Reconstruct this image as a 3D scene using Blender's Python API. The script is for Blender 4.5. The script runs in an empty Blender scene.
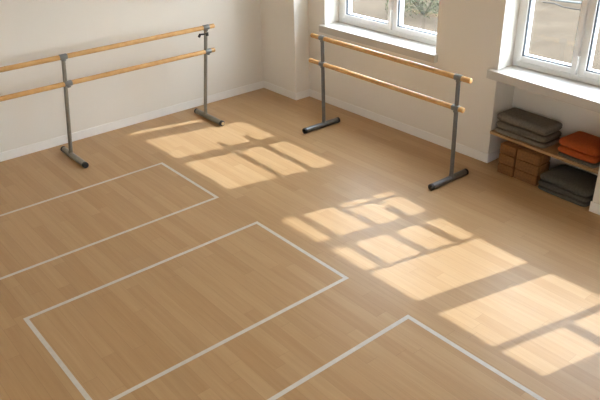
import bpy, bmesh, math, random
from mathutils import Vector, Matrix, noise
random.seed(7)
SC = bpy.context.scene
COL = SC.collection

# ------------------------------------------------------------------ helpers
def new_obj(name, bm, mat, parent=None, smooth=False, loc=None):
    me = bpy.data.meshes.new(name)
    bmesh.ops.recalc_face_normals(bm, faces=bm.faces)
    bm.to_mesh(me); bm.free()
    if smooth:
        for p in me.polygons: p.use_smooth = True
    me.materials.append(mat)
    o = bpy.data.objects.new(name, me); COL.objects.link(o)
    if parent is not None: o.parent = parent
    if loc is not None: o.location = loc
    return o

def empty(name, loc=(0, 0, 0)):
    o = bpy.data.objects.new(name, None); COL.objects.link(o)
    o.empty_display_size = 0.1; o.location = loc
    return o

def tag(o, label, cat, group=None):
    o['label'] = label; o['category'] = cat
    if group: o['group'] = group
    return o

def struct(o):
    o['kind'] = 'structure'; return o

def bx(bm, x0, x1, y0, y1, z0, z1, bev=0.0):
    vs = [bm.verts.new((x, y, z)) for x in (x0, x1) for y in (y0, y1) for z in (z0, z1)]
    fs = [(0, 1, 3, 2), (4, 6, 7, 5), (0, 4, 5, 1), (2, 3, 7, 6), (0, 2, 6, 4), (1, 5, 7, 3)]
    faces = [bm.faces.new([vs[i] for i in f]) for f in fs]
    if bev > 0:
        es = list({e for f in faces for e in f.edges})
        bmesh.ops.bevel(bm, geom=es, offset=bev, segments=2, profile=0.5, affect='EDGES')

def prism(bm, pts, z0, z1, bev=0.0):
    lo = [bm.verts.new((x, y, z0)) for x, y in pts]
    hi = [bm.verts.new((x, y, z1)) for x, y in pts]
    n = len(pts)
    faces = [bm.faces.new(lo[::-1]), bm.faces.new(hi)]
    for i in range(n):
        faces.append(bm.faces.new([lo[i], lo[(i + 1) % n], hi[(i + 1) % n], hi[i]]))
    if bev > 0:
        es = list({e for f in faces for e in f.edges})
        bmesh.ops.bevel(bm, geom=es, offset=bev, segments=2, profile=0.5, affect='EDGES')

def tube(bm, p0, p1, r, seg=20, r1=None, rings=None):
    """solid round bar; rings = list of (t, radius) along the axis"""
    p0 = Vector(p0); p1 = Vector(p1); d = (p1 - p0)
    zax = d.normalized()
    xax = zax.orthogonal().normalized(); yax = zax.cross(xax)
    if rings is None: rings = [(0, r), (1, r if r1 is None else r1)]
    prev = None
    for t, rr in rings:
        c = p0 + d * t
        ring = [bm.verts.new(c + xax * rr * math.cos(2 * math.pi * k / seg) + yax * rr * math.sin(2 * math.pi * k / seg)) for k in range(seg)]
        if prev is None: bm.faces.new(ring[::-1])
        else:
            for k in range(seg):
                bm.faces.new([prev[k], prev[(k + 1) % seg], ring[(k + 1) % seg], ring[k]])
        prev = ring
    bm.faces.new(prev)

def smooth_by_angle(o, ang=40):
    me = o.data
    for p in me.polygons: p.use_smooth = True
    bm = bmesh.new(); bm.from_mesh(me)
    for e in bm.edges:
        if len(e.link_faces) == 2 and e.calc_face_angle(0) > math.radians(ang): e.smooth = False
    bm.to_mesh(me); bm.free()

# ------------------------------------------------------------------ materials
def nmat(name):
    m = bpy.data.materials.new(name); m.use_nodes = True
    nt = m.node_tree; nt.nodes.clear()
    out = nt.nodes.new('ShaderNodeOutputMaterial')
    b = nt.nodes.new('ShaderNodeBsdfPrincipled')
    nt.links.new(b.outputs[0], out.inputs[0])
    return m, nt, b, out

def rgb(c): return (c[0], c[1], c[2], 1)

def simple(name, col, rough=0.6, metal=0.0, var=0.06, scale=8.0, bump=0.0, bscale=200.0, spec=0.5, stretch=None):
    m, nt, b, out = nmat(name)
    tc = nt.nodes.new('ShaderNodeTexCoord')
    mp = nt.nodes.new('ShaderNodeMapping')
    nt.links.new(tc.outputs['Object'], mp.inputs[0])
    if stretch: mp.inputs['Scale'].default_value = stretch
    n = nt.nodes.new('ShaderNodeTexNoise'); n.inputs['Scale'].default_value = scale; n.inputs['Detail'].default_value = 5
    nt.links.new(mp.outputs[0], n.inputs['Vector'])
    r = nt.nodes.new('ShaderNodeValToRGB')
    r.color_ramp.elements[0].position = 0.3; r.color_ramp.elements[1].position = 0.7
    r.color_ramp.elements[0].color = rgb([c * (1 - var) for c in col])
    r.color_ramp.elements[1].color = rgb([min(1, c * (1 + var)) for c in col])
    nt.links.new(n.outputs['Fac'], r.inputs[0]); nt.links.new(r.outputs[0], b.inputs['Base Color'])
    b.inputs['Roughness'].default_value = rough; b.inputs['Metallic'].default_value = metal
    b.inputs['Specular IOR Level'].default_value = spec
    if bump > 0:
        n2 = nt.nodes.new('ShaderNodeTexNoise'); n2.inputs['Scale'].default_value = bscale; n2.inputs['Detail'].default_value = 3
        nt.links.new(mp.outputs[0], n2.inputs['Vector'])
        bp = nt.nodes.new('ShaderNodeBump'); bp.inputs['Strength'].default_value = bump; bp.inputs['Distance'].default_value = 0.01
        nt.links.new(n2.outputs['Fac'], bp.inputs['Height']); nt.links.new(bp.outputs[0], b.inputs['Normal'])
    return m

def floor_mat():
    m, nt, b, out = nmat('oak_plank_floor')
    N = nt.nodes.new; L = nt.links.new
    def math_n(op, a, bb=None, c=None):
        n = N('ShaderNodeMath'); n.operation = op
        for i, v in enumerate((a, bb, c)):
            if v is None: continue
            if isinstance(v, (int, float)): n.inputs[i].default_value = v
            else: L(v, n.inputs[i])
        return n.outputs[0]
    tc = N('ShaderNodeTexCoord'); sep = N('ShaderNodeSeparateXYZ'); L(tc.outputs['Object'], sep.inputs[0])
    X, Y = sep.outputs[0], sep.outputs[1]
    W, LEN = 0.098, 1.35
    yy = math_n('DIVIDE', Y, W); row = math_n('FLOOR', yy); fy = math_n('FRACT', yy)
    wn = N('ShaderNodeTexWhiteNoise'); wn.noise_dimensions = '1D'; L(row, wn.inputs['W'])
    xx = math_n('ADD', math_n('DIVIDE', X, LEN), math_n('MULTIPLY', wn.outputs['Value'], 7.3))
    colm = math_n('FLOOR', xx); fx = math_n('FRACT', xx)
    cmb = N('ShaderNodeCombineXYZ'); L(row, cmb.inputs[0]); L(colm, cmb.inputs[1])
    wn2 = N('ShaderNodeTexWhiteNoise'); wn2.noise_dimensions = '3D'; L(cmb.outputs[0], wn2.inputs['Vector'])
    pr = wn2.outputs['Value']
    # long grain
    gv = N('ShaderNodeCombineXYZ')
    L(math_n('ADD', math_n('MULTIPLY', X, 1.6), math_n('MULTIPLY', pr, 40)), gv.inputs[0])
    L(math_n('MULTIPLY', Y, 34.0), gv.inputs[1]); L(math_n('MULTIPLY', pr, 17), gv.inputs[2])
    g = N('ShaderNodeTexNoise'); g.inputs['Scale'].default_value = 1.0; g.inputs['Detail'].default_value = 6; g.inputs['Roughness'].default_value = 0.6
    g.inputs['Distortion'].default_value = 0.35
    L(gv.outputs[0], g.inputs['Vector'])
    ramp = N('ShaderNodeValToRGB')
    ramp.color_ramp.elements[0].position = 0.30; ramp.color_ramp.elements[0].color = rgb(FLOOR_D)
    ramp.color_ramp.elements[1].position = 0.70; ramp.color_ramp.elements[1].color = rgb(FLOOR_L)
    mixv = math_n('ADD', math_n('MULTIPLY', g.outputs['Fac'], 0.66), math_n('ADD', math_n('MULTIPLY', pr, 0.27), 0.035))
    L(mixv, ramp.inputs[0])
    # joints
    ey = math_n('MINIMUM', fy, math_n('SUBTRACT', 1.0, fy)); ex = math_n('MINIMUM', fx, math_n('SUBTRACT', 1.0, fx))
    jy = math_n('LESS_THAN', ey, 0.010); jx = math_n('LESS_THAN', ex, 0.0009)
    j = math_n('MAXIMUM', jy, jx)
    mx = N('ShaderNodeMix'); mx.data_type = 'RGBA'; mx.blend_type = 'MULTIPLY'
    L(math_n('MULTIPLY', j, 0.28), mx.inputs['Factor']); L(ramp.outputs[0], mx.inputs['A']); mx.inputs['B'].default_value = (0.28, 0.2, 0.13, 1)
    L(mx.outputs['Result'], b.inputs['Base Color'])
    rr = math_n('ADD', math_n('MULTIPLY', g.outputs['Fac'], 0.10), FLOOR_ROUGH)
    L(rr, b.inputs['Roughness'])
    b.inputs['Specular IOR Level'].default_value = FLOOR_SPEC
    bp = N('ShaderNodeBump'); bp.inputs['Strength'].default_value = 0.06; bp.inputs['Distance'].default_value = 0.004
    L(math_n('SUBTRACT', g.outputs['Fac'], j), bp.inputs['Height']); L(bp.outputs[0], b.inputs['Normal'])
    return m

def glass_mat():
    m = bpy.data.materials.new('window_glass'); m.use_nodes = True
    nt = m.node_tree; nt.nodes.clear(); N = nt.nodes.new; L = nt.links.new
    out = N('ShaderNodeOutputMaterial'); t = N('ShaderNodeBsdfTransparent'); t.inputs[0].default_value = (0.95, 0.97, 0.96, 1)
    g = N('ShaderNodeBsdfGlossy'); g.inputs['Roughness'].default_value = 0.03
    lw = N('ShaderNodeLayerWeight'); lw.inputs[0].default_value = 0.5
    pw = N('ShaderNodeMath'); pw.operation = 'POWER'; L(lw.outputs['Facing'], pw.inputs[0]); pw.inputs[1].default_value = 5.0
    ma = N('ShaderNodeMath'); ma.operation = 'MULTIPLY_ADD'; L(pw.outputs[0], ma.inputs[0]); ma.inputs[1].default_value = 0.90; ma.inputs[2].default_value = 0.035
    mx = N('ShaderNodeMixShader'); L(ma.outputs[0], mx.inputs[0]); L(t.outputs[0], mx.inputs[1]); L(g.outputs[0], mx.inputs[2]); L(mx.outputs[0], out.inputs[0])
    return m

def ground_mat():
    m, nt, b, out = nmat('sandy_soil')
    N = nt.nodes.new; L = nt.links.new
    tc = N('ShaderNodeTexCoord')
    n = N('ShaderNodeTexNoise'); n.inputs['Scale'].default_value = 1.2; n.inputs['Detail'].default_value = 9; n.inputs['Roughness'].default_value = 0.65
    L(tc.outputs['Object'], n.inputs['Vector'])
    r = N('ShaderNodeValToRGB'); e = r.color_ramp.elements
    e[0].position = 0.3; e[0].color = rgb([c * 0.80 for c in GROUND]); e[1].position = 0.7; e[1].color = rgb([c * 1.15 for c in GROUND])
    L(n.outputs['Fac'], r.inputs[0]); L(r.outputs[0], b.inputs['Base Color']); b.inputs['Roughness'].default_value = 1.0
    b.inputs['Specular IOR Level'].default_value = 0.0
    return m

def wood_mat(name, ca, cb, axis_scale, rough=0.4):
    m, nt, b, out = nmat(name)
    N = nt.nodes.new; L = nt.links.new
    tc = N('ShaderNodeTexCoord'); mp = N('ShaderNodeMapping'); mp.inputs['Scale'].default_value = axis_scale
    L(tc.outputs['Object'], mp.inputs[0])
    n = N('ShaderNodeTexNoise'); n.inputs['Scale'].default_value = 1; n.inputs['Detail'].default_value = 6; n.inputs['Distortion'].default_value = 0.4
    L(mp.outputs[0], n.inputs['Vector'])
    r = N('ShaderNodeValToRGB'); e = r.color_ramp.elements
    e[0].position = 0.28; e[0].color = rgb(ca); e[1].position = 0.72; e[1].color = rgb(cb)
    L(n.outputs['Fac'], r.inputs[0]); L(r.outputs[0], b.inputs['Base Color']); b.inputs['Roughness'].default_value = rough
    return m

FLOOR_D = (0.455, 0.276, 0.128); FLOOR_L = (0.545, 0.355, 0.183)
FLOOR_ROUGH = 0.32; FLOOR_SPEC = 0.33
GROUND = (0.053, 0.041, 0.030)
M_floor = floor_mat()
M_wall = simple('wall_paint', (0.80, 0.767, 0.708), 0.85, var=0.012, scale=1.5, bump=0.04, bscale=120, spec=0.25)
M_trim = simple('trim_paint', (0.88, 0.865, 0.835), 0.45, var=0.01)
M_white = simple('white_enamel', (0.86, 0.855, 0.84), 0.35, var=0.01)
M_sill = simple('pale_grey_sill', (0.56, 0.535, 0.495), 0.45, var=0.01)
M_gasket = simple('rubber_gasket', (0.05, 0.065, 0.08), 0.6)
M_glass = glass_mat()
M_ceil = simple('ceiling_paint', (0.82, 0.80, 0.77), 0.9, var=0.01)
M_tape = simple('white_tape', (0.66, 0.615, 0.55), 0.55, var=0.05, scale=25)
M_rail = wood_mat('beech_rail', (0.60, 0.335, 0.125), (0.72, 0.45, 0.195), (14, 14, 14), 0.27)
M_steel_a = simple('brushed_steel', (0.27, 0.255, 0.215), 0.38, 0.75, var=0.08, scale=30)
M_steel_b = simple('dark_steel', (0.18, 0.18, 0.18), 0.36, 0.75, var=0.08, scale=30)
M_clamp = simple('grey_clamp', (0.19, 0.195, 0.19), 0.45, 0.5, var=0.08, scale=30)
M_cap = simple('black_rubber_cap', (0.018, 0.018, 0.018), 0.55)
M_plug = simple('tan_plug', (0.50, 0.36, 0.18), 0.5)
M_shelf = wood_mat('oak_shelf', (0.33, 0.19, 0.085), (0.46, 0.285, 0.14), (2.5, 30, 30), 0.45)
M_grey = simple('grey_wool', (0.145, 0.128, 0.105), 0.95, var=0.18, scale=60, bump=0.5, bscale=350, spec=0.1)
M_grey2 = simple('taupe_wool', (0.19, 0.165, 0.135), 0.95, var=0.18, scale=60, bump=0.5, bscale=350, spec=0.1)
M_dark = simple('slate_felt', (0.105, 0.100, 0.085), 0.95, var=0.15, scale=60, bump=0.5, bscale=350, spec=0.1)
M_orange = simple('orange_wool', (0.42, 0.090, 0.024), 0.95, var=0.12, scale=60, bump=0.5, bscale=350, spec=0.1)
M_cork = simple('brown_cork', (0.225, 0.105, 0.040), 0.85, var=0.22, scale=45, bump=0.3, bscale=120, spec=0.2)
M_ground = ground_mat()
M_leaf = simple('dry_leaf_green', (0.046, 0.050, 0.029), 0.95, var=0.3, scale=3, spec=0.05)
M_stem = simple('shrub_stem', (0.040, 0.036, 0.024), 0.9, var=0.2, scale=20)
M_bark = simple('dry_bark', (0.016, 0.013, 0.010), 0.9, var=0.2, scale=20)
M_pipe = simple('galvanised_pipe', (0.070, 0.074, 0.070), 0.7, 0.1)

# ------------------------------------------------------------------ dimensions
WY = 0.225          # inner face of the window wall
OY = 0.62           # outer face
H = 3.6
XR, YB = 8.3, -6.6
SILL = 0.985
TOP = 2.49
FY0, FY1 = 0.455, 0.53

WT_ = OY - WY
# floor
bm = bmesh.new(); bx(bm, -0.15, XR + WT_, YB - WT_, 0.62, -0.2, 0.0)
struct(new_obj('floor', bm, M_floor))
bm = bmesh.new(); bx(bm, -0.15, XR + WT_, YB - WT_, OY, H, H + 0.2)
struct(new_obj('ceiling', bm, M_ceil))
bm = bmesh.new(); bx(bm, -0.15, 0, YB, OY, 0, H)
struct(new_obj('wall_left', bm, M_wall))
WT = OY - WY
RWIN_FILL = [(-6.2, -4.5)]          # added unseen opening (y) in the right wall, for fill light
BWIN = []                                    # openings (x) in the rear wall
RZ0, RZ1 = SILL, 3.1
def wall_with_openings(name, a, b, ops, mk):
    bm = bmesh.new(); c = a
    for p, q in ops:
        mk(bm, c, p, 0, H); mk(bm, p, q, 0, RZ0 - 0.09); mk(bm, p, q, RZ1, H); c = q
    mk(bm, c, b, 0, H)
    struct(new_obj(name, bm, M_wall))
wall_with_openings('wall_right', YB, OY, RWIN_FILL, lambda bm, p, q, z0, z1: bx(bm, XR, XR + WT, p, q, z0, z1))
wall_with_openings('wall_rear', -0.15, XR + WT, BWIN, lambda bm, p, q, z0, z1: bx(bm, p, q, YB - WT, YB, z0, z1))
# window wall with corner pier, openings, niche
W1a, W1b, W1s = 1.0, 2.725, 2.93
W2a, W2b = 3.5, 6.35
S1a, S1b, SZ0 = 0.72, 0.955, 1.33          # added unseen slot beside the corner pier, widens the left sun patch
NZ = SILL - 0.085
bm = bmesh.new()
bx(bm, 0, 0.69, 0, OY, 0, H)
bx(bm, 0.69, S1a, WY, OY, 0, H)
bx(bm, S1b, W1a, WY, OY, 0, H)
bx(bm, S1a, S1b, WY, OY, 0, SZ0)
bx(bm, S1a, S1b, WY, OY, TOP, H)
bx(bm, W1a, W1b, WY, OY, 0, NZ)
bx(bm, W1a, W1s, FY1 - 0.02, OY, NZ, SILL - 0.004)
bx(bm, W2a, W2b, FY1 - 0.02, OY, NZ, SILL - 0.004)
bx(bm, W1a, W1b, WY, OY, TOP, H)
prism(bm, [(W1b, WY), (W1s, FY0), (W1s, OY), (W1b, OY)], 0, NZ)
prism(bm, [(W1b, WY), (W1s, FY0), (W1s, OY), (W1b, OY)], TOP, H)
prism(bm, [(W1b, WY), (W2a, WY), (W2a, OY), (W1s, OY), (W1s, FY0)], 0, H)
bx(bm, W2a, W2b, WY, OY, TOP, H)
bx(bm, W2a, 4.735, 0.55, OY, 0, NZ)
prism(bm, [(4.735, 0.06), (XR, 0.06), (XR, OY), (4.735, OY)], 0, NZ)
bx(bm, W2b, XR, WY, OY, NZ, H)
struct(new_obj('wall_back', bm, M_wall))

# baseboards
BH, BT = 0.100, 0.011
def baseboard(name, runs):
    bm = bmesh.new()
    for (x0, x1, y0, y1) in runs:
        bx(bm, x0, x1, y0, y1, 0, BH, 0.004)
    o = new_obj(name, bm, M_trim); return struct(o)
baseboard('baseboard_left', [(0, BT, YB, 0)])
baseboard('baseboard_back', [(BT, 0.69 + BT, -BT, 0), (0.69, 0.69 + BT, 0, WY - BT), (0.69, 3.5 + BT, WY - BT, WY), (3.5, 3.5 + BT, WY, 0.55),
                             (4.735 - BT, XR, 0.06 - BT, 0.06)])
baseboard('baseboard_right', [(XR - BT, XR, YB, 0.06 - BT)])

# sills (part of the fixed room)
bm = bmesh.new()
prism(bm, [(0.955, 0.165), (2.765, 0.165), (2.765, WY), (W1b, WY), (W1s - 0.02, FY1 - 0.02), (W1a, FY1 - 0.02), (W1a, WY), (0.955, WY)], NZ, SILL, 0.004)
struct(new_obj('trim_1', bm, M_sill))
bm = bmesh.new()
prism(bm, [(3.425, 0.155), (4.75, 0.055), (6.42, 0.045), (6.42, WY), (W2b, WY), (W2b, FY1 - 0.02), (W2a, FY1 - 0.02), (W2a, WY), (3.425, WY)], NZ, SILL, 0.004)
struct(new_obj('trim_2', bm, M_sill))

# ------------------------------------------------------------------ windows
def ring(bm, x0, x1, z0, z1, w, y0, y1, wt=None, wb=None, bev=0.004):
    wt = w if wt is None else wt; wb = w if wb is None else wb
    bx(bm, x0, x0 + w, y0, y1, z0, z1, bev); bx(bm, x1 - w, x1, y0, y1, z0, z1, bev)
    bx(bm, x0 + w, x1 - w, y0, y1, z0, z0 + wb, bev); bx(bm, x0 + w, x1 - w, y0, y1, z1 - wt, z1, bev)

def window(name, x0, x1, mulls, bars, fw=0.07, TOP=TOP, SILL=SILL, sw=0.058):
    """mulls: list of (centre, half width of fixed mullion). bars: (sash index, kind, pos, a, b)"""
    z0, z1 = SILL, TOP
    bm = bmesh.new()
    ring(bm, x0, x1, z0, z1, fw, FY0, FY1, wb=0.05, wt=0.075)
    ring(bm, x0, x1, z0, z1, fw + 0.014, FY0 + 0.045, FY1 + 0.03, wb=0.064, wt=0.089)
    for c, hw in mulls: bx(bm, c - hw, c + hw, FY0 + 0.01, FY1, z0 + 0.05, z1 - 0.075, 0.004)
    win = struct(new_obj(name, bm, M_white))
    edges = [x0 + fw] + [v for c, hw in mulls for v in (c - hw, c + hw)] + [x1 - fw]
    for i in range(0, len(edges), 2):
        a, b = edges[i], edges[i + 1]
        bm = bmesh.new(); ring(bm, a + 0.005, b - 0.005, z0 + 0.055, z1 - 0.080, sw - 0.005, FY0 - 0.012, FY0 + 0.105, bev=0.006)
        s = new_obj('sash', bm, M_white, win)
        bm = bmesh.new(); ring(bm, a + sw - 0.003, b - sw + 0.003, z0 + 0.05 + sw - 0.003, z1 - 0.075 - sw + 0.003, 0.012, FY0 + 0.004, FY0 + 0.03, bev=0.001)
        new_obj('gasket', bm, M_gasket, s)
        bm = bmesh.new(); bx(bm, a + sw - 0.002, b - sw + 0.002, FY0 + 0.030, FY0 + 0.036, z0 + 0.05 + sw - 0.002, z1 - 0.075 - sw + 0.002)
        new_obj('pane', bm, M_glass, s)
        for (si, kind, pos, p, q) in bars:
            if si != i // 2: continue
            bm = bmesh.new()
            if kind == 'v': bx(bm, pos - 0.028, pos + 0.028, FY0 + 0.0, FY0 + 0.06, z0 + 0.05 + sw, z1 - 0.075 - sw, 0.004)
            else: bx(bm, max(p, a + sw), min(q, b - sw), FY0 + 0.002, FY0 + 0.058, pos - 0.02, pos + 0.02, 0.004)
            new_obj('glazing_bar', bm, M_white, s)
    return win

def handle(win, x, z):
    bm = bmesh.new()
    bx(bm, x - 0.014, x + 0.014, FY0 - 0.016, FY0 - 0.008, z - 0.035, z + 0.035, 0.004)
    tube(bm, (x, FY0 - 0.014, z + 0.01), (x, FY0 - 0.05, z + 0.01), 0.008, 12)
    bx(bm, x - 0.010, x + 0.010, FY0 - 0.056, FY0 - 0.040, z - 0.095, z + 0.022, 0.005)
    o = new_obj('handle', bm, M_white, win); smooth_by_angle(o)
    return o

w1 = window('window_1', W1a, W1s, [(1.895, 0.012)], [])
handle(w1, 1.895, 1.25)
w2 = window('window_2', W2a, W2b, [(4.185, 0.012), (5.30, 0.027)],
            [(2, 'v', 5.90, 0, 0), (2, 'h', 1.79, 5.92, 9)], fw=0.036)
window('window_4', S1a, S1b, [], [], fw=0.012, SILL=SZ0, sw=0.022)  # added out of view to let sun onto the floor by the left wall
handle(w2, 4.185, 1.20)

# windows added to the unseen walls behind the camera, bringing in fill daylight
nw = 3
for (a, b) in RWIN_FILL:
    wr = window('window_%d' % nw, -b, -a, [((-a - b) / 2, 0.012)], [], TOP=RZ1); nw += 1
    wr.rotation_euler = (0, 0, math.radians(-90)); wr.location = (XR - WY, 0, 0)
    bm = bmesh.new(); bx(bm, XR - 0.05, XR + FY1 - WY, a - 0.04, b + 0.04, RZ0 - 0.09, RZ0, 0.004); struct(new_obj('trim_%d' % nw, bm, M_white))
for (a, b) in BWIN:
    wr = window('window_%d' % nw, -b, -a, [((-a - b) / 2, 0.012)], [], TOP=RZ1); nw += 1
    wr.rotation_euler = (0, 0, math.radians(180)); wr.location = (0, YB + WY, 0)
    bm = bmesh.new(); bx(bm, a - 0.04, b + 0.04, YB - FY1 + WY, YB + 0.05, RZ0 - 0.09, RZ0, 0.004); struct(new_obj('trim_%d' % nw, bm, M_white))

# ------------------------------------------------------------------ floor tape
def tape_rect(x0, x1, y0, y1, w, label, grp):
    t = empty('floor_tape_outline', (x0, y1, 0)); tag(t, label, 'floor marking', grp)
    for (a, b, c, d) in ((x0, x1, y1 - w, y1), (x0, x1, y0, y0 + w), (x0, x0 + w, y0 + w, y1 - w), (x1 - w, x1, y0 + w, y1 - w)):
        bm = bmesh.new(); bx(bm, a - x0, b - x0, c - y1, d - y1, 0.0, 0.0012)
        new_obj('tape_strip', bm, M_tape, t)
    return t
G = 'white tape rectangles on the floor'
tape_rect(1.205, 2.275, -4.355, -2.262, 0.029, 'white tape rectangle on the floor nearest the left wall barre', G)
tape_rect(2.885, 4.065, -4.355, -2.265, 0.031, 'white tape rectangle on the floor, middle one of three', G)
tape_rect(4.670, 5.860, -4.355, -2.265, 0.033, 'white tape rectangle on the floor farthest from the left wall, in the foreground', G)

# ------------------------------------------------------------------ ballet barres
def barre(loc, axis, lengths, posts, zs, steel, foot_r, foot_a, foot_b, label, lever=None, extra=(0, 0), plug=None, lean=0.0, rail_r=0.025, post_r=0.0205):
    """axis: 'x' or 'y' = direction of the rails. lengths: [(a,b) upper,(a,b) lower]; posts: positions along axis"""
    t = empty('ballet_barre', loc); tag(t, label, 'ballet barre')
    def P(s, c, z): return (s, c, z) if axis == 'x' else (c, s, z)
    for (a, b), z in zip(lengths, zs):
        bm = bmesh.new()
        L = b - a; e = 0.006 / L
        tube(bm, P(a, 0, z), P(b, 0, z), rail_r, 24, rings=[(0, rail_r - 0.006), (e, rail_r), (1 - e, rail_r), (1, rail_r - 0.006)])
        o = new_obj('handrail', bm, M_rail, t); smooth_by_angle(o)
    for k, s in enumerate(posts):
        bm = bmesh.new(); tube(bm, P(s - lean, 0, foot_r * 1.2), P(s, 0, zs[0]), post_r, 20)
        bmesh.ops.remove_doubles(bm, verts=bm.verts, dist=1e-6)
        o = new_obj('post', bm, steel, t); smooth_by_angle(o)
        # weld collar on the foot
        bm = bmesh.new(); tube(bm, P(s - lean, foot_a, foot_r), P(s - lean, foot_b, foot_r), foot_r, 24)
        tube(bm, P(s - lean, 0, foot_r * 1.5), P(s - lean, 0, foot_r * 2 + 0.018), post_r + 0.007, 20, r1=post_r + 0.001)
        f = new_obj('foot', bm, steel, t); smooth_by_angle(f)
        for c, sgn in ((foot_a, -1), (foot_b, 1)):
            bm = bmesh.new(); e0 = c - sgn * 0.022; e1 = c + sgn * 0.010
            tube(bm, P(s - lean, e0, foot_r), P(s - lean, e1, foot_r), foot_r, 24,
                 rings=[(0, foot_r + 0.0015), (0.8, foot_r + 0.0015), (1, foot_r - 0.006), (1.0, foot_r - 0.016), (0.82, foot_r - 0.018)])
            cp = new_obj('end_cap', bm, M_cap, f); smooth_by_angle(cp)
            if plug == (k, sgn):
                bm = bmesh.new(); tube(bm, P(s - lean, c, foot_r), P(s - lean, c + sgn * 0.012, foot_r), foot_r - 0.010, 20)
                o = new_obj('end_plug', bm, M_plug, f); o['label'] = 'tan plug in the tube end'
        for z in zs:
            bm = bmesh.new(); r = rail_r + 0.005
            tube(bm, P(s - 0.040, 0, z), P(s + 0.040, 0, z), r, 24, rings=[(0, r - 0.003), (0.06, r), (0.94, r), (1, r - 0.003)])
            tube(bm, P(s, 0, z - rail_r - 0.014), P(s, 0, z), post_r + 0.004, 20)
            o = new_obj('clamp', bm, M_clamp, t); smooth_by_angle(o)
    if lever:
        k, z = lever; s = posts[k]
        bm = bmesh.new()
        tube(bm, P(s, 0, z - 0.018), P(s, 0, z + 0.018), post_r + 0.006, 18)
        tube(bm, P(s, 0, z), P(s - 0.085, 0.0, z + 0.010), 0.010, 12)
        tube(bm, P(s - 0.080, 0, z + 0.014), P(s - 0.105, 0.0, z - 0.020), 0.015, 12)
        o = new_obj('lever', bm, M_cap, t); smooth_by_angle(o); o['label'] = 'small black locking lever'
    return t

# along the left wall
barre((0.415, -2.0, 0), 'y', [(-2.75, 1.017), (-2.70, 0.998)], [-2.55, -0.813, 0.903], [1.083, 0.803], M_steel_a, 0.031, -0.205, 0.368,
      'long double-rail wooden ballet barre standing along the left wall', lever=(2, 1.005), plug=(2, 1), lean=0.112)
# in front of the window wall
b2 = barre((2.5, -0.365, 0), 'x', [(-1.077, 1.145), (-1.114, 1.095)], [-0.895, 1.003], [1.042, 0.750], M_steel_b, 0.031, -0.295, 0.225,
      'double-rail wooden ballet barre standing in front of the window wall', lean=-0.018, rail_r=0.025)
b2.rotation_euler = (0, 0, -0.014)

# ------------------------------------------------------------------ niche shelf and its contents
SZ = 0.355
bm = bmesh.new(); prism(bm, [(3.5, 0.21), (4.735, 0.13), (4.735, 0.55), (3.5, 0.55)], SZ - 0.028, SZ, 0.003)
tag(new_obj('niche_shelf', bm, M_shelf), 'thin oak shelf board spanning the niche under the window sill', 'shelf')

def folded(name, w, d, h, mat, seed, label, cat, grp, loc, rot=0.0, layers=2, rnd=None, puff=0.004):
    """a folded blanket: soft slab of plies, folded edge to the front (-y), plies showing at the sides and back"""
    bm = bmesh.new(); rings = []; NA = 96
    a0, b0 = w / 2, d / 2
    rnd = min(h * 0.5, 0.045) if rnd is None else rnd
    def pt(ang, inset, z, top=0.0):
        c, s = math.cos(ang), math.sin(ang); n = 2 / 10.0
        x = (a0 - inset) * math.copysign(abs(c) ** n, c); y = (b0 - inset) * math.copysign(abs(s) ** n, s)
        v = Vector((x * 4 + seed, y * 4, z * 5))
        wob = noise.noise(v) * 0.009
        return Vector((x + wob * c, y + wob * s, z))
    nz = 6 * layers
    for j in range(nz + 1):
        u = j / nz; z = u * h
        e = abs(u - 0.5) * 2
        base = rnd * (1 - math.sqrt(max(0, 1 - max(0, (e * h / 2 - (h / 2 - rnd)) / rnd) ** 2))) if rnd > 0 else 0
        gr = abs(math.sin(math.pi * u * layers)) if layers > 1 else 1
        ringv = []
        for k in range(NA):
            ang = 2 * math.pi * k / NA
            side = min(1, max(0, (math.sin(ang) + 0.80) / 0.3))     # 0 on the folded front
            groove = (1 - gr) ** 3 * 0.010 * side if 0 < j < nz else 0
            ringv.append(bm.verts.new(pt(ang, base * (0.75 if j == 0 else 1) + groove, z)))
        rings.append(ringv)
    # top cap towards the middle
    NC = 9
    ins0 = rnd
    for q in range(1, NC + 1):
        f = q / (NC + 1)
        ringv = []
        for k in range(NA):
            ang = 2 * math.pi * k / NA
            p = pt(ang, ins0, h)
            x, y = p.x * (1 - f), p.y * (1 - f)
            dome = puff * (1 - (1 - f) ** 2.5)
            wob = (noise.noise(Vector((x * 5 + seed, y * 5, seed))) * 0.7 + noise.noise(Vector((x * 14, y * 11 + seed, 3))) * 0.3 - 0.4) * puff * min(1, f * 4)
            ringv.append(bm.verts.new((x, y, h + dome + wob)))
        rings.append(ringv)
    for r0, r1 in zip(rings, rings[1:]):
        for k in range(NA):
            bm.faces.new([r0[k], r0[(k + 1) % NA], r1[(k + 1) % NA], r1[k]])
    bm.faces.new(rings[-1]); bm.faces.new(rings[0][::-1])
    o = new_obj(name, bm, mat, smooth=True)
    o.location = loc; o.rotation_euler = (0, 0, rot)
    return tag(o, label, cat, grp)

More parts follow.
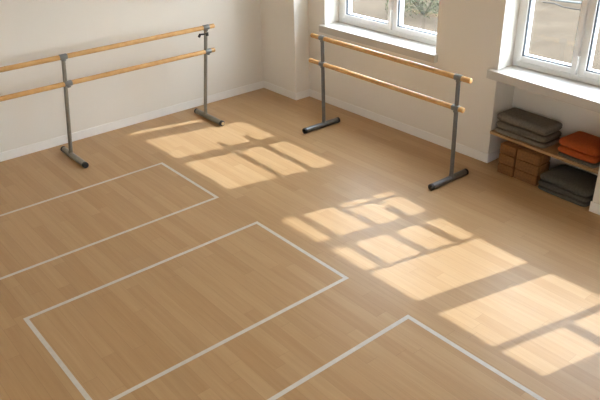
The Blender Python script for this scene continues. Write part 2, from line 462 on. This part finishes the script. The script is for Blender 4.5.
R = -0.055
g1 = 'grey folded blankets on the shelf'
z = SZ + 0.0005
folded('folded_blanket', 0.60, 0.30, 0.046, M_grey2, 1.3, 'grey folded blanket on the niche shelf, lowest and flattest of the left stack', 'blanket', g1, (3.832, 0.355, z), R, 2)
z += 0.0505
folded('folded_blanket', 0.585, 0.295, 0.064, M_grey2, 4.1, 'grey folded blanket on the niche shelf, middle of the left stack', 'blanket', g1, (3.830, 0.355, z), R, 2)
z += 0.0685
folded('folded_blanket', 0.59, 0.295, 0.086, M_grey2, 7.7, 'thick grey folded blanket on top of the left shelf stack', 'blanket', g1, (3.828, 0.355, z), R, 2, puff=0.014)
z = SZ + 0.0005
folded('folded_blanket', 0.40, 0.33, 0.030, M_grey, 2.2, 'thin grey folded blanket lying under the two orange ones', 'blanket', None, (4.465, 0.325, z), R, 1)
g2 = 'orange folded blankets on the shelf'
z += 0.0345
folded('folded_blanket', 0.395, 0.33, 0.058, M_orange, 3.4, 'orange folded blanket sandwiched between the grey one and the top orange one', 'blanket', g2, (4.462, 0.325, z), R, 1)
z += 0.0625
folded('folded_blanket', 0.395, 0.325, 0.078, M_orange, 9.6, 'thick orange folded blanket topping the right shelf stack', 'blanket', g2, (4.462, 0.328, z), R, 1, puff=0.014)
g3 = 'dark grey folded mats on the niche floor'
z = 0.0005
folded('folded_mat', 0.53, 0.41, 0.036, M_dark, 5.5, 'dark grey folded mat on the floor under the shelf, bottom of its stack', 'folded mat', g3, (4.430, 0.275, z), R, 1)
z += 0.0405
folded('folded_mat', 0.525, 0.405, 0.046, M_dark, 6.1, 'dark grey folded mat under the shelf, middle of the floor stack', 'folded mat', g3, (4.428, 0.277, z), R, 1)
z += 0.0505
folded('folded_mat', 0.52, 0.40, 0.070, M_dark, 8.3, 'thick dark grey folded mat under the shelf, top of the floor stack', 'folded mat', g3, (4.428, 0.279, z), R, 1, puff=0.012)

g4 = 'brown yoga blocks under the shelf'
names = ['bottom', 'middle', 'top']
for k in range(3):
    for (x0, x1, d, side) in ((3.695, 3.880, 0.26, 'left'), (3.889, 4.140, 0.20, 'right')):
        bm = bmesh.new(); w = x1 - x0
        bx(bm, -w / 2, w / 2, 0, d, 0, 0.103, 0.010)
        o = new_obj('yoga_block', bm, M_cork); smooth_by_angle(o)
        jit = random.uniform(-0.004, 0.004)
        o.location = ((x0 + x1) / 2 + jit, 0.120 + random.uniform(-0.004, 0.004), 0.0005 + k * 0.1045)
        o.rotation_euler = (0, 0, random.uniform(-0.012, 0.012) - 0.02)
        tag(o, 'brown cork yoga block under the shelf, %s one of the %s stack' % (names[k], side), 'yoga block', g4)

# ------------------------------------------------------------------ outside
bm = bmesh.new(); 
NG = 40
gv = [[bm.verts.new((-30 + 70 * i / NG, OY + 60 * (j / NG) ** 1.6, -0.22 + 0.10 * noise.noise(Vector((i * .35, j * .35, 0))) * min(1, j / 4))) for j in range(NG + 1)] for i in range(NG + 1)]
for i in range(NG):
    for j in range(NG): bm.faces.new([gv[i][j], gv[i + 1][j], gv[i + 1][j + 1], gv[i][j + 1]])
bx(bm, -30, 40, -40, OY, -0.42, -0.22)
struct(new_obj('ground', bm, M_ground))

def shrub(loc, rad, n, label):
    t = empty('shrub', loc); tag(t, label, 'shrub', 'low shrubs outside the window')
    bl = bmesh.new(); bs = bmesh.new()
    for k in range(14):
        a = random.uniform(0, 6.28); r = rad * random.uniform(0.3, 0.9)
        tip = Vector((math.cos(a) * r, math.sin(a) * r, rad * random.uniform(0.4, 1.0)))
        tube(bs, (0, 0, -0.08), tip, 0.012, 6, r1=0.004)
    for k in range(n):
        a = random.uniform(0, 6.28); r = rad * math.sqrt(random.random()); zz = rad * random.uniform(0.05, 1.0) * math.sqrt(max(0.05, 1 - (r / rad) ** 2))
        c = Vector((math.cos(a) * r, math.sin(a) * r, zz))
        u = Vector((random.gauss(0, 1), random.gauss(0, 1), random.gauss(0, 0.5))).normalized(); v = u.orthogonal().normalized()
        s = random.uniform(0.015, 0.035)
        bl.faces.new([bl.verts.new(c - u * s), bl.verts.new(c + v * s * 0.45), bl.verts.new(c + u * s), bl.verts.new(c - v * s * 0.45)])
    new_obj('foliage', bl, M_leaf, t); new_obj('stems', bs, M_stem, t)
shrub((-2.05, 5.65, -0.2), 0.80, 2400, 'dusty green shrub outside, seen through the right pane of the far window')

def bent(name, pts, r, mat, label, cat):
    bm = bmesh.new()
    for p, q in zip(pts, pts[1:]): tube(bm, p, q, r, 10)
    return tag(new_obj(name, bm, mat), label, cat)
bent('metal_pipe', [(-1.3, 7.95, -0.12), (-0.35, 8.10, -0.12), (0.9, 8.42, -0.12)], 0.022, M_pipe, 'pale metal pipe lying on the bare ground outside the near window', 'pipe')
bent('dry_branch', [(-0.75, 7.9, -0.16), (-0.45, 7.85, -0.14), (-0.15, 7.72, -0.15), (0.10, 7.68, -0.14), (0.30, 7.75, -0.15)], 0.012, M_bark, 'thin dry branch lying on the bare ground outside the near window', 'branch')

# added bars outside the near window, out of view, to shadow the sun patches
t = empty('window_guard', (0, OY, 0)); tag(t, 'plain metal guard rail fixed outside the near window', 'window guard')
GY = 0.9 - OY
for zz in (2.510, 2.165, 1.885):
    bm = bmesh.new(); bx(bm, 3.57 if zz > 2.4 else 3.96, 4.81, GY - 0.022, GY + 0.022, zz - 0.020, zz + 0.020, 0.003); new_obj('guard_bar', bm, M_pipe, t)
for xx, hw in ((4.285, 0.014), (4.785, 0.022)):
    bm = bmesh.new(); bx(bm, xx - hw, xx + hw, GY - 0.012, GY + 0.012, 1.66, 2.66, 0.002)
    bx(bm, xx - 0.012, xx + 0.012, 0.0, GY, 2.64, 2.66, 0.002); new_obj('bracket', bm, M_pipe, t)

# ------------------------------------------------------------------ light
SUN_DIR = Vector((-0.23, -1.0, -0.888)).normalized()
SUN_E, SKY_E, EXPO = 1.9, 6.2, 1.46
sl = bpy.data.lights.new('sun', 'SUN'); sl.energy = SUN_E; sl.angle = math.radians(0.3); sl.color = (0.94, 0.98, 1.08)
so = bpy.data.objects.new('sun', sl); COL.objects.link(so); so.rotation_euler = SUN_DIR.to_track_quat('-Z', 'Y').to_euler(); so.location = (8, 8, 9)
w = bpy.data.worlds.new('World'); SC.world = w; w.use_nodes = True
nt = w.node_tree; nt.nodes.clear(); N = nt.nodes.new; L = nt.links.new
out = N('ShaderNodeOutputWorld'); bg = N('ShaderNodeBackground'); bg.inputs[1].default_value = SKY_E
tc = N('ShaderNodeTexCoord'); sp = N('ShaderNodeSeparateXYZ'); L(tc.outputs['Generated'], sp.inputs[0])
rp = N('ShaderNodeValToRGB'); e = rp.color_ramp.elements
e[0].position = 0.0; e[0].color = (0.95, 0.97, 1.0, 1); e[1].position = 0.9; e[1].color = (0.78, 0.89, 1.05, 1)
L(sp.outputs[2], rp.inputs[0]); L(rp.outputs[0], bg.inputs[0]); L(bg.outputs[0], out.inputs[0])
# ------------------------------------------------------------------ camera
cam = bpy.data.cameras.new('camera'); co = bpy.data.objects.new('camera', cam); COL.objects.link(co)
cam.sensor_width = 36; cam.sensor_fit = 'HORIZONTAL'; cam.lens = 680.7768 * 36 / 600; cam.clip_start = 0.05
Rr = ((0.6409030501110546, 0.7673113152340688, -0.02183176291806056), (0.3486963392362225, -0.3163529615570708, -0.8822310733120479), (-0.6838524280585718, 0.5578119299798401, -0.47031022465024286))
mw = Matrix.Identity(4)
for i in range(3):
    mw[i][0] = Rr[0][i]; mw[i][1] = -Rr[1][i]; mw[i][2] = -Rr[2][i]
mw.translation = (7.19342, -5.28363, 3.0)
co.matrix_world = mw
SC.camera = co

SC.view_settings.view_transform = 'Standard'; SC.view_settings.look = 'None'; SC.view_settings.gamma = 1
SC.view_settings.use_curve_mapping = False; SC.view_settings.exposure = EXPO
SC.cycles.use_denoising = True
SC.cycles.max_bounces = 12; SC.cycles.diffuse_bounces = 8; SC.cycles.transparent_max_bounces = 12
SC.cycles.sample_clamp_indirect = 8
